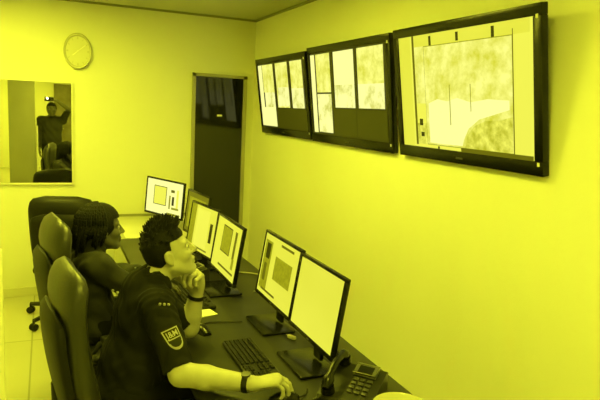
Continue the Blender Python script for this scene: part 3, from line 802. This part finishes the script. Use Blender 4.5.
# shoulder straps with pips
def epaulette(sh, sgn):
    base = np.array(mb_); R = []
    a = sh + A3(.005, sgn*.035, .052); b = neckb + A3(-.0, sgn*-.082, -.005) if False else sh + A3(.0, -sgn*.075, .083)
    o = MB()
    for i in range(7):
        s = i/6; c = a + (b - a)*s + A3(0, 0, .022*math.sin(PI*s))
        w = .026 - .004*s
        R.append([tuple(c + q - base) for q in (A3(-w, 0, -.006), A3(w, 0, -.006), A3(w, 0, .002), A3(-w, 0, .002))])
    return o.rings(R).build('shoulder_strap', M['uniform'], shirt)
from mathutils.bvhtree import BVHTree
def bvh_of(o, base):
    b = Vector(base)
    return BVHTree.FromPolygons([v.co + b for v in o.data.vertices], [tuple(p.vertices) for p in o.data.polygons])
SB = bvh_of(shirt, mb_)
class Decal:
    """thin sewn-on pieces that follow a cloth surface"""
    def __init__(s, bv, near, out, up, base):
        s.bv = bv; loc, nrm, _, _ = bv.find_nearest(Vector(near))
        n = Vector(out).normalized() * .5 + nrm * .5; n.normalize()
        s.n = n; u = Vector(up); s.V = (u - n*u.dot(n)).normalized(); s.U = s.V.cross(n); s.c = loc; s.base = Vector(base)
    def pt(s, u, v, lift):
        o = s.c + s.U*u + s.V*v
        h = s.bv.ray_cast(o + s.n*.06, -s.n, .12)
        p = h[0] if h[0] else o
        return tuple(p + s.n*lift - s.base)
    def spans(s, mb, rows, lift, mi, nc=10):
        """rows: list of (v, u_left, u_right)"""
        vs = []; fs = []
        for v, a, b in rows:
            for j in range(nc + 1): vs.append(s.pt(a + (b - a)*j/nc, v, lift))
        for i in range(len(rows) - 1):
            for j in range(nc): fs.append((i*(nc+1)+j, i*(nc+1)+j+1, (i+1)*(nc+1)+j+1, (i+1)*(nc+1)+j))
        mb.add(vs, fs, mi)
def text_mesh(body, size):
    cu = bpy.data.curves.new('lettering', 'FONT'); cu.body = body; cu.size = size; cu.align_x = 'CENTER'; cu.resolution_u = 3; cu.offset = size*.018
    o = bpy.data.objects.new('lettering', cu); COL.objects.link(o)
    dg = bpy.context.evaluated_depsgraph_get(); dg.update()
    me = bpy.data.meshes.new_from_object(o.evaluated_get(dg))
    vs = [tuple(v.co) for v in me.vertices]; fs = [tuple(p.vertices) for p in me.polygons]
    bpy.data.objects.remove(o); bpy.data.meshes.remove(me); bpy.data.curves.remove(cu)
    return vs, fs
def shield_half(v, w, top, bot):
    s = (top - v)/(top - bot)
    return w*(1 - .10*s) if s < .55 else w*.945*math.sqrt(max(0, 1 - ((s - .55)/.45)**2))
dc = Decal(SB, (.431, 2.10, .907), (.22, -1, .12), rsh - relb, mb_)
dc.V, dc.U = (dc.V*math.cos(.16) - dc.U*math.sin(.16)), (dc.U*math.cos(.16) + dc.V*math.sin(.16))
pm = MB(); TOP, BOT, WD = .041, -.043, .0315
def rows(w, top, bot, n=26): return [(top + (bot - top)*i/n, -shield_half(top + (bot - top)*i/n, w, top, bot), shield_half(top + (bot - top)*i/n, w, top, bot)) for i in range(n + 1)]
dc.spans(pm, rows(WD, TOP, BOT), .0020, 1)
dc.spans(pm, rows(WD - .0045, TOP - .0045, BOT + .0045), .0028, 0)
# lower light arc and thin bar under the letters
band = []
for i in range(15):
    v = -.012 - .027*i/14; o_ = shield_half(v, WD - .002, TOP, BOT)
    band.append((v, -o_, o_))
dc.spans(pm, band, .0034, 1)
dome = [(v, -w, w) for v, w in [(-.002 - .030*i/14, .0225*math.sqrt(max(0.0, 1 - ((i - 5)/9.05)**2)) if i > 5 else .0225*(.80 + .20*i/5)) for i in range(15)]]
dc.spans(pm, dome, .0040, 0)
dc.spans(pm, [(.0035 - .0045*i/2 , -.022, .024) for i in range(3)], .0036, 1)
patch = pm.build('shoulder_patch', [M['patch_dark'], M['patch_light']], shirt, smooth=False)
vs, fs = text_mesh('J&M', .032)
lm = MB().add([dc.pt(x*.86, y + .0085, .0040) for x, y, z_ in vs], fs)
lm.build('lettering', M['patch_light'], patch, smooth=False)
# shoulder strap and three pips on the near shoulder
def strap_and_pips(near, out, along):
    e = Decal(SB, near, out, along, mb_)
    s_ = MB()
    e.spans(s_, [(-.045 + .10*i/12, -.023, .023) for i in range(13)], .004, 0)
    st = s_.build('shoulder_strap', M['trouser'], shirt, smooth=False)
    for i in (-1, 0, 1):
        c = e.pt(i*.0165, 0, .006)
        MB().ball(c, .0058, nu=10, nv=6).build('pip', M['patch_light'], st)
strap_and_pips((.405, 2.20, 1.008), (.45, -.65, .5), (.1, .6, .8))
strap_and_pips((.37, 2.58, 1.04), (0, .3, 1), (.3, -1, 0))
MB().box(tuple(A3(.478, 2.36, .972) - A3(*mb_)), (.012, .022, .006), bev=.002).build('collar_badge', M['patch_light'], shirt)
strap_ring(rwr + (relb - rwr)*.10, rwr - relb, .0315, .021, .005, M['black'], 'wristwatch', man, mb_, face=.2)
strap_ring(lwr + (lelb - lwr)*.10, lwr - lelb, .033, .016, .005, M['black'], 'wrist_strap', man, mb_)
Ft = Field((.10, 2.12, .05), (.86, 2.70, .68), .007)
lower_body(Ft, pel, mk[0], mk[1], ma[0], ma[1], .008)
Ft.mesh('trousers', M['trouser'], man, mb_)
shoes(man, mb_, ma, (1, 0, 0))

# ---------------- the woman
wb_ = (.22, 3.20, 0.0)
woman = thing('person', 'seated person with dark braided hair and dark jacket, facing the far monitors', 'person', wb_)
hw = Head((.262, 3.225, 1.105), (.97, .22, .03), (-.05, 0, 1), 1.0)
LFw = unit(A3(.94, .34, 0)); LVw = np.cross((0, 0, 1), LFw); RBw = [LFw, LVw, (0, 0, 1)]
wrs, wre, wrw = A3(.235, 3.065, .945), A3(.415, 3.055, .80), A3(.53, 3.10, .80)
wls, wle, wlw = A3(.125, 3.375, .945), A3(.32, 3.45, .80), A3(.50, 3.42, .80)
wn = A3(.205, 3.215, .995); wch = A3(.185, 3.215, .84); wbl = A3(.20, 3.21, .68); wp = A3(.225, 3.205, .58)
def woman_torso(F, g=0.0):
    F.ell(wch, A3(.105, .15, .16) + g, RBw, .03); F.ell(wbl, A3(.11, .145, .14) + g, RBw, .04)
    F.cap(wrs, wls, .058 + g, k=.04); F.cap(wch + A3(.01, 0, .05), wn, .075 + g, .052 + g, .04)
    F.ell(wp, A3(.135, .17, .11) + g, RBw, .04)
F = Field((.02, 2.92, .0), (.90, 3.60, 1.27), .0048)
woman_torso(F, -.004); hw.build(F); F.cap(wn, hw.P(-.02, 0, -.06), .050, .048, .02)
for sh, el, wr in ((wrs, wre, wrw), (wls, wle, wlw)):
    F.cap(sh, el, .046, .040, .02); F.cap(el, wr, .040, .026, .012)
hand(F, wrw, (1, .25, -.05), (0, 0, -1), True, [(25, 25, 15)]*4, .1, .95)
hand(F, wlw, (1, -.1, -.05), (0, 0, -1), False, [(25, 25, 15)]*4, .1, .95)
wk = [A3(.68, 3.16, .53), A3(.66, 3.40, .53)]; wa = [A3(.68, 3.14, .09), A3(.66, 3.42, .09)]
lower_body(F, wp, wk[0], wk[1], wa[0], wa[1], -.010, lat=LVw)
F.mesh('body', M['skin_dark'], woman, wb_); hw.eyes(woman, wb_)
Fh = Field(hw.c - .19, hw.c + .19, .005)
hw.skull(Fh, .014, .015)
Cw = hw.c
def hairline_w(X, Y, Z):
    f = (X-Cw[0])*hw.f[0] + (Y-Cw[1])*hw.f[1] + (Z-Cw[2])*hw.f[2]; u = (X-Cw[0])*hw.u[0] + (Y-Cw[1])*hw.u[1] + (Z-Cw[2])*hw.u[2]
    return np.maximum((1.05*f - u - .040)/1.45, np.where(f > .045, .06 - u, -.1))
Fh.cut(Cw - .2, Cw + .2, hairline_w)
hairw = Fh.mesh('hair', M['hairb'], woman, wb_)
br = MB()
for i in range(64):
    row = i // 16; az = math.radians(78 + (360 - 156)*((i % 16) + .5*(row % 2))/16.0)
    e0 = math.radians((78, 60, 40, 18)[row])
    pts = []
    drop = rng.uniform(.12, .19) if abs(az - PI) < 1.0 else rng.uniform(.05, .12)
    for q in range(6):
        e = e0*(1 - q/5.0)
        ca = math.cos(e); r_out = 1.0 + .05*row*.3 + rng.uniform(0, .07)
        pts.append(hw.P(-.015 + math.cos(az)*ca*.112*r_out, math.sin(az)*ca*.094*r_out, .034 + math.sin(e)*.110))
    last = pts[-1]; o_ = hw.f*math.cos(az) + hw.l*math.sin(az)
    jit = A3(rng.uniform(-.018, .018), rng.uniform(-.018, .018), 0) - hw.f*.03*(abs(az - PI) > .6)
    for q in range(1, 7):
        s = q/6; pts.append(last + A3(0, 0, -drop*s) + o_*(.016*math.sin(PI*s) - .012*s) + jit*s)
    fine = []
    for q in range(len(pts) - 1):
        for k in range(3): fine.append(pts[q] + (pts[q+1] - pts[q])*k/3)
    fine.append(pts[-1])
    rad = [.0072 + .0016*math.sin(j*2.1) for j in range(len(fine))]; rad[-1] = .003
    br.tube([Vector(p - A3(*wb_)) for p in fine], rad, n=7)
br.build('braids', M['hairb'], hairw, angle=80)
Fs = Field((.00, 2.90, .46), (.72, 3.60, 1.10), .0055)
woman_torso(Fs, .012)
for sh, el, wr in ((wrs, wre, wrw), (wls, wle, wlw)):
    Fs.cap(sh, el, .062, .056, .03); Fs.cap(el, el + (wr - el)*.88, .056, .042, .02)
Fs.cap(wn + A3(.0, 0, -.0), wn + A3(.02, 0, .035), .066, .070, .02)
Fs.ell(wn + A3(.02, 0, .075), A3(.058, .056, .06), RBw, .008, 'cut')
Fs.wrinkle(lambda X, Y, Z: .0035*np.sin(45*X + 40*Z + 10*np.sin(14*Y)) + .0025*np.sin(75*Z - 50*Y + 3*np.sin(22*X)))
jacket = Fs.mesh('jacket', M['jacket'], woman, wb_)
JB = bvh_of(jacket, wb_)
for q in (0, 1):
    e = Decal(JB, (.285 + .03*q, 3.0, .80), (0, -1, .1), (0, 0, 1), wb_)
    MB().ball(e.pt(0, 0, .001), .0075, nu=12, nv=6).build('sleeve_dot', M['mark'], jacket)  # two small pale dots on the sleeve
Ft = Field((.03, 2.95, .05), (.80, 3.55, .68), .008)
lower_body(Ft, wp, wk[0], wk[1], wa[0], wa[1], .008, lat=LVw)
Ft.mesh('trousers', M['trouser'], woman, wb_); shoes(woman, wb_, wa, (1, .1, 0))

# ---------------- the photographer, seen in the mirror
pb_ = (.10, -.46, 0.0)
ph = thing('person', 'standing photographer in dark clothes holding up a phone, reflected in the mirror', 'person', pb_)
hp = Head((.09, -.42, 1.575), (0, 1, .02), (0, 0, 1), 1.0)
prs, pre, prw = A3(.28, -.46, 1.385), A3(.375, -.27, 1.60), A3(.178, -.092, 1.740)
pls, ple, plw = A3(-.09, -.46, 1.385), A3(-.13, -.48, 1.10), A3(-.12, -.38, .87)
pn = A3(.095, -.46, 1.45); pch = A3(.095, -.46, 1.24); pbl = A3(.095, -.455, 1.05); ppv = A3(.095, -.46, .90)
def ph_torso(F, g=0.0):
    F.ell(pch, A3(.165, .11, .18) + g, None, .03); F.ell(pbl, A3(.155, .115, .16) + g, None, .04)
    F.cap(prs, pls, .058 + g, k=.04); F.cap(pch + A3(0, 0, .06), pn, .08 + g, .055 + g, .04); F.ell(ppv, A3(.165, .12, .12) + g, None, .04)
F = Field((-.24, -.66, .0), (.48, .02, 1.86), .0055)
ph_torso(F); hp.build(F); F.cap(pn, hp.P(-.02, 0, -.06), .055, .050, .02)
for sh, el, wr in ((prs, pre, prw), (pls, ple, plw)):
    F.cap(sh, el, .048, .041, .02); F.cap(el, wr, .041, .028, .012)
hand(F, prw, (-.55, .52, .25), (-.45, -.1, -.6), True, [(35, 45, 30)]*4, .05, .95)
hand(F, plw, (0, .1, -1), (1, .1, 0), False, [(15, 20, 15)]*4, .05, .95)
lower_body(F, ppv, A3(.19, -.45, .49), A3(.0, -.45, .49), A3(.20, -.47, .09), A3(-.01, -.47, .09), -.004, lat=(-1, 0, 0))
F.mesh('body', M['skin_dark'], ph, pb_); hp.eyes(ph, pb_)
Fh = Field(hp.c - .17, hp.c + .17, .006); hp.skull(Fh, .012, .015)
Cp = hp.c
Fh.cut(Cp - .2, Cp + .2, lambda X, Y, Z: np.maximum((.85*(Y - Cp[1]) - (Z - Cp[2]))/1.3, np.where(Y - Cp[1] > .03, .065 - (Z - Cp[2]), -.1)))
Fh.mesh('hair', M['hair'], ph, pb_)
Fs = Field((-.24, -.66, .80), (.48, -.02, 1.56), .0065); ph_torso(Fs, .012)
for sh, el, wr in ((prs, pre, prw), (pls, ple, plw)):
    Fs.cap(sh, el, .062, .055, .03); Fs.cap(el, el + (wr - el)*.85, .055, .042, .02)
Fs.ell(pn + A3(0, .02, .05), A3(.06, .065, .05), None, .01, 'cut')
Fs.wrinkle(lambda X, Y, Z: .003*np.sin(45*X + 40*Z + 10*np.sin(14*Y)))
Fs.mesh('jacket', M['coat'], ph, pb_)
Ft = Field((-.12, -.62, .05), (.32, -.30, 1.03), .008)
lower_body(Ft, ppv, A3(.19, -.45, .49), A3(.0, -.45, .49), A3(.20, -.47, .09), A3(-.01, -.47, .09), .010, lat=(-1, 0, 0))
Ft.mesh('trousers', M['trouser'], ph, pb_); shoes(ph, pb_, [A3(.20, -.47, .09), A3(-.01, -.47, .09)], (0, 1, 0))
pp = thing('smartphone', 'dark phone with lit flash held up by the photographer, seen in the mirror', 'phone', (.05, -.014, 1.765))
MB().box((0, 0, 0), (.150, .009, .074), bev=.004).build('phone_body', M['blackgloss'], pp)
MB().cyl((-.05, .0045, .015), (-.05, .0062, .015), .007).build('lens_ring', M['chrome'], pp)
MB().cyl((-.032, .0045, .015), (-.032, .0060, .015), .008).build('flash', M['flash'], pp)

# ------------------------------------------------------------------ world and view
w = bpy.data.worlds.new('world'); scene.world = w; w.use_nodes = True
w.node_tree.nodes['Background'].inputs['Color'].default_value = (.6, .6, .02, 1); w.node_tree.nodes['Background'].inputs['Strength'].default_value = .05
vs_ = scene.view_settings; vs_.view_transform = 'Standard'; vs_.look = 'None'; vs_.exposure = 0.0; vs_.gamma = 1.0; vs_.use_curve_mapping = False
scene.cycles.max_bounces = 10; scene.cycles.diffuse_bounces = 5; scene.cycles.glossy_bounces = 6
scene.cycles.use_denoising = True
scene.cycles.sample_clamp_indirect = 6.0
